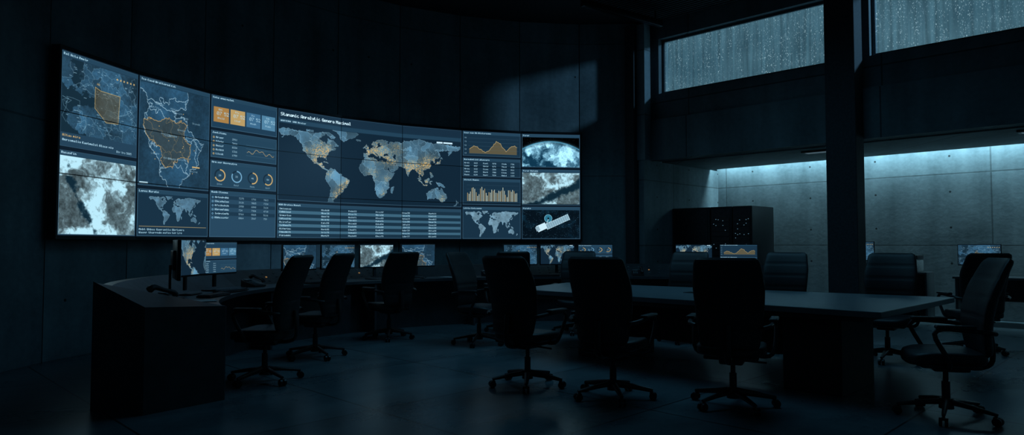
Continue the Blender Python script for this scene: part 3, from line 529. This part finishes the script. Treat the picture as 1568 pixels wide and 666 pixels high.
# ------------------------------------------------------------------ office chair
def loft(bm,rings,mat):
    t=bmesh.new(); R=[[t.verts.new(p) for p in r] for r in rings]; n=len(R[0])
    for i in range(len(R)-1):
        for k in range(n): t.faces.new((R[i][k],R[i][(k+1)%n],R[i+1][(k+1)%n],R[i+1][k]))
    t.faces.new(R[0][::-1]); t.faces.new(R[-1]); bmesh.ops.recalc_face_normals(t,faces=t.faces[:]); merge(bm,t,mat)
def chair_mesh():
    bm=bmesh.new()
    rings=[]; n=36; K=40
    for i in range(K+1):
        v=i/K; z=.47+v*.70
        e=min(1,min(v,1-v)/.07); rnd=math.sqrt(max(0,1-(1-e)**2))
        w=(.215+.05*math.sin(min(v,.75)/.75*math.pi/2)-.028*max(0,(v-.7)/.3))*(.86+.14*rnd)
        th=(.036+.010*math.sin(v*math.pi))*(.25+.75*rnd)*(1-.12*(abs(math.sin(v*math.pi*5))<.16))
        yc=-.245-.10*v+.045*math.sin(v*math.pi*1.1)-.03*v*v
        r=[]
        for k in range(n):
            a=2*math.pi*k/n; ca,sa=math.cos(a),math.sin(a)
            x=w*math.copysign(abs(ca)**.45,ca); y=th*math.copysign(abs(sa)**.75,sa)
            r.append((x,yc+y+.05*(x/w)**2*(.6+.4*math.sin(v*math.pi)),z))
        rings.append(r)
    loft(bm,rings,0)
    rings=[]; 
    for i in range(13):
        v=i/12; z=.405+.085*v; e=min(1,min(v,1-v)/.35); rnd=math.sqrt(max(0,1-(1-e)**2)); r=[]
        for k in range(n):
            a=2*math.pi*k/n; ca,sa=math.cos(a),math.sin(a); s=.90+.10*rnd
            x=.255*s*math.copysign(abs(ca)**.5,ca); y=.25*s*math.copysign(abs(sa)**.5,sa)
            r.append((x*(1-.06*(y/.25)),y+.02,z-.025*max(0,y/.25)**3+.012*(x/.255)**2))
        rings.append(r)
    loft(bm,rings,0)
    box(bm,(.40,.38,.03),(0,.01,.395),1,bev=.01)
    box(bm,(.18,.24,.05),(0,-.02,.365),1,bev=.015)
    tube(bm,smoothpath([(0,-.06,.37),(0,-.20,.365),(0,-.29,.40),(0,-.305,.50),(0,-.29,.66)],3),.028,10,1,.6)
    tube(bm,[(.08,.0,.36),(.25,.02,.35)],.008,8,1)
    for sx in(-1,1):
        tube(bm,smoothpath([(sx*.20,.04,.395),(sx*.27,.05,.40),(sx*.305,.06,.45),(sx*.315,.12,.56),(sx*.315,.15,.64),(sx*.31,.10,.675),(sx*.31,0,.672),(sx*.305,-.12,.665),(sx*.29,-.20,.655),(sx*.245,-.245,.645)],2),.0165,10,1,1.0)
        box(bm,(.065,.25,.028),(sx*.31,.02,.69),0,bev=.012,seg=3)
    tube(bm,[(0,0,.345),(0,0,.24)],.018,14,2); tube(bm,[(0,0,.26),(0,0,.12)],.028,14,1); tube(bm,[(0,0,.14),(0,0,.065)],[.045,.05],16,1)
    for k in range(5):
        a=2*math.pi*k/5+.3; c,s=math.cos(a),math.sin(a)
        tube(bm,[(c*.03,s*.03,.115),(c*.16,s*.16,.10),(c*.30,s*.30,.078),(c*.325,s*.325,.075)],[.030,.024,.018,.014],10,1,.75)
        tube(bm,[(c*.315,s*.315,.078),(c*.315,s*.315,.045)],.009,8,1)
        for q in(-1,1):
            px,py=c*.325-s*q*.017,s*.325+c*q*.017
            tube(bm,[(px-s*q*(-.009),py+c*q*(-.009),.030),(px-s*q*.011,py+c*q*.011,.030)],.030,16,2)
        box(bm,(.045,.03,.02),(c*.32,s*.32,.052),1,rz=a,bev=.006)
    return mesh_of('office_chair',bm,[M_leather,M_plastic,M_metal])
CH=chair_mesh()
chairs=[((-2.30,6.40),(-1,.10)),((-2.22,7.75),(-1,.25)),((-1.66,9.25),(-.75,.75)),
 ((.14,6.20),(.8,1)),((.84,5.72),(.62,1)),((1.74,5.42),(.45,1)),
 ((3.20,5.08),(-1,.30)),((4.10,7.50),(-.8,-1)),((3.25,8.25),(-.62,-1)),((2.25,8.95),(-.55,-1)),((.92,9.85),(-.25,-1)),
 ((-.42,8.75),(1,-.55)),((5.45,8.1),(.1,1)),((-.05,9.95),(-.2,1))]
for (x,y),d in chairs: place('office_chair',CH,(x,y,.001),face_rz(d))

# ------------------------------------------------------------------ conference table
bm=bmesh.new(); A_,B_,C_,D_=(2.83,5.26),(4.34,6.72),(.75,9.35),(.02,8.03)
prism(bm,[A_,B_,C_,D_],.70,.75,0,.006)
cx=sum(p[0] for p in(A_,B_,C_,D_))/4; cy=sum(p[1] for p in(A_,B_,C_,D_))/4
prism(bm,[(cx+(p[0]-cx)*.93,cy+(p[1]-cy)*.93) for p in(A_,B_,C_,D_)],.655,.7,1)
for px,py in((2.86,6.20),(1.22,8.0)):
    box(bm,(.50,.80,.655),(px,py,.3285),1,rz=math.radians(-45),bev=.006)
box(bm,(2.3,.06,.42),(2.05,7.1,.44),1,rz=math.radians(-47))
box(bm,(.55,.16,.004),(2.1,7.25,.752),2,rz=math.radians(-42))
obj('conference_table',bm,[M_table,M_tleg,M_metal],smooth=False)

# ------------------------------------------------------------------ alcove furniture
def rack(w,h=1.98,d=.9,led=True):
    bm=bmesh.new(); box(bm,(w,d,h),(0,d/2,h/2),0,bev=.008); box(bm,(w*.88,.012,h*.93),(0,-.004,h*.51),1)
    if led:
        r=np.random.default_rng(int(w*100)); k=int((h-.3)/.09)
        for i in range(k):
            z=.2+i*.09; box(bm,(w*.80,.016,.07),(0,-.014,z),0,bev=.003,seg=1)
            for j in range(7):
                if r.random()<.30: box(bm,(.013,.006,.008),(-w*.33+j*w*.11,-.025,z+r.uniform(-.02,.02)),2)
    else:
        box(bm,(.02,.03,.3),(w*.36,-.02,1.05),1)
    return mesh_of('server_rack',bm,[M_plastic,M_metal,M_ledb])
sb=Vector((3.2,13.65,0)); acc=0
for wd,led in((.84,False),(.45,True),(.40,True)):
    c=sb+U*(acc+wd/2); place('server_rack',rack(wd-.02,led=led),c,math.radians(-45)); acc+=wd
bm=bmesh.new(); box(bm,(2.2,.7,.035),(0,0,.735),0,bev=.004)
for sx in(-1.05,0,1.05): box(bm,(.04,.62,.717),(sx,0,.359),0)
box(bm,(2.06,.02,.35),(0,.28,.52),0)
DKp=Vector((8.15,10.55,0)); obj('office_desk',bm,[M_desk],loc=DKp,rz=math.radians(-45))
place('desk_monitor',V[7],(7.55,11.05,.7535),face_rz((-1,-1.0)))
bm=bmesh.new(); box(bm,(.75,.45,.80),(0,0,.40),0,bev=.005); box(bm,(.34,.02,.7),(-.18,-.226,.42),1); box(bm,(.34,.02,.7),(.18,-.226,.42),1); box(bm,(.015,.02,.12),(-.03,-.24,.5),1); box(bm,(.015,.02,.12),(.03,-.24,.5),1)
CAB=mesh_of('storage_cabinet',bm,[M_desk,M_metal]); place('storage_cabinet',CAB,(6.83,11.87,0),math.radians(-45))
bm=bmesh.new(); box(bm,(.46,.40,.20),(0,0,.10),0,bev=.015); box(bm,(.46,.38,.07),(0,0.01,.25),1,bev=.012); box(bm,(.34,.10,.02),(0,-.22,.09),1,bev=.004); box(bm,(.14,.04,.05),(.14,-.2,.24),1,rx=.5,bev=.005)
obj('office_printer',bm,[M_grey,M_plastic],loc=(6.83,11.87,.801),rz=math.radians(-45))
place('storage_cabinet',CAB,(6.25,12.4,0),math.radians(-45)); place('desk_monitor',V[7],(6.25,12.4,.802),face_rz((-1,-1.0)))

# ------------------------------------------------------------------ lights
def light(name,typ,loc,target,energy,color,**k):
    l=bpy.data.lights.new(name,typ); l.energy=energy; l.color=color
    for a,b in k.items(): setattr(l,a,b)
    o=bpy.data.objects.new(name,l); bpy.context.scene.collection.objects.link(o); o.location=loc
    o.rotation_euler=(Vector(target)-Vector(loc)).to_track_quat('-Z','Y').to_euler(); return o
light('exterior_floodlight','SPOT',(11.5,9.0,6.35),(2.2,13.2,4.3),7500,(.42,.78,1),spot_size=math.radians(50),spot_blend=.4,shadow_soft_size=.25)
light('overhead_fill_light','AREA',(1.3,8.2,5.48),(1.3,8.2,0),30,(.20,.64,1),shape='RECTANGLE',size=5.0,size_y=2.4,spread=math.radians(135))  # unseen fill lamp, added overhead to brighten table, floor and chair tops
w=bpy.data.worlds.new('night_sky'); bpy.context.scene.world=w; w.use_nodes=True; bg=w.node_tree.nodes['Background']; bg.inputs[0].default_value=(.16,.58,.86,1); bg.inputs[1].default_value=.028

cam=bpy.data.cameras.new('camera'); cam.lens=24; cam.sensor_width=36; co=bpy.data.objects.new('camera',cam); bpy.context.scene.collection.objects.link(co)
co.location=(0,0,1.27); co.rotation_euler=(math.radians(92.25),0,0); bpy.context.scene.camera=co
bpy.context.scene.view_settings.view_transform='Standard'
bpy.context.scene.view_settings.look='None'
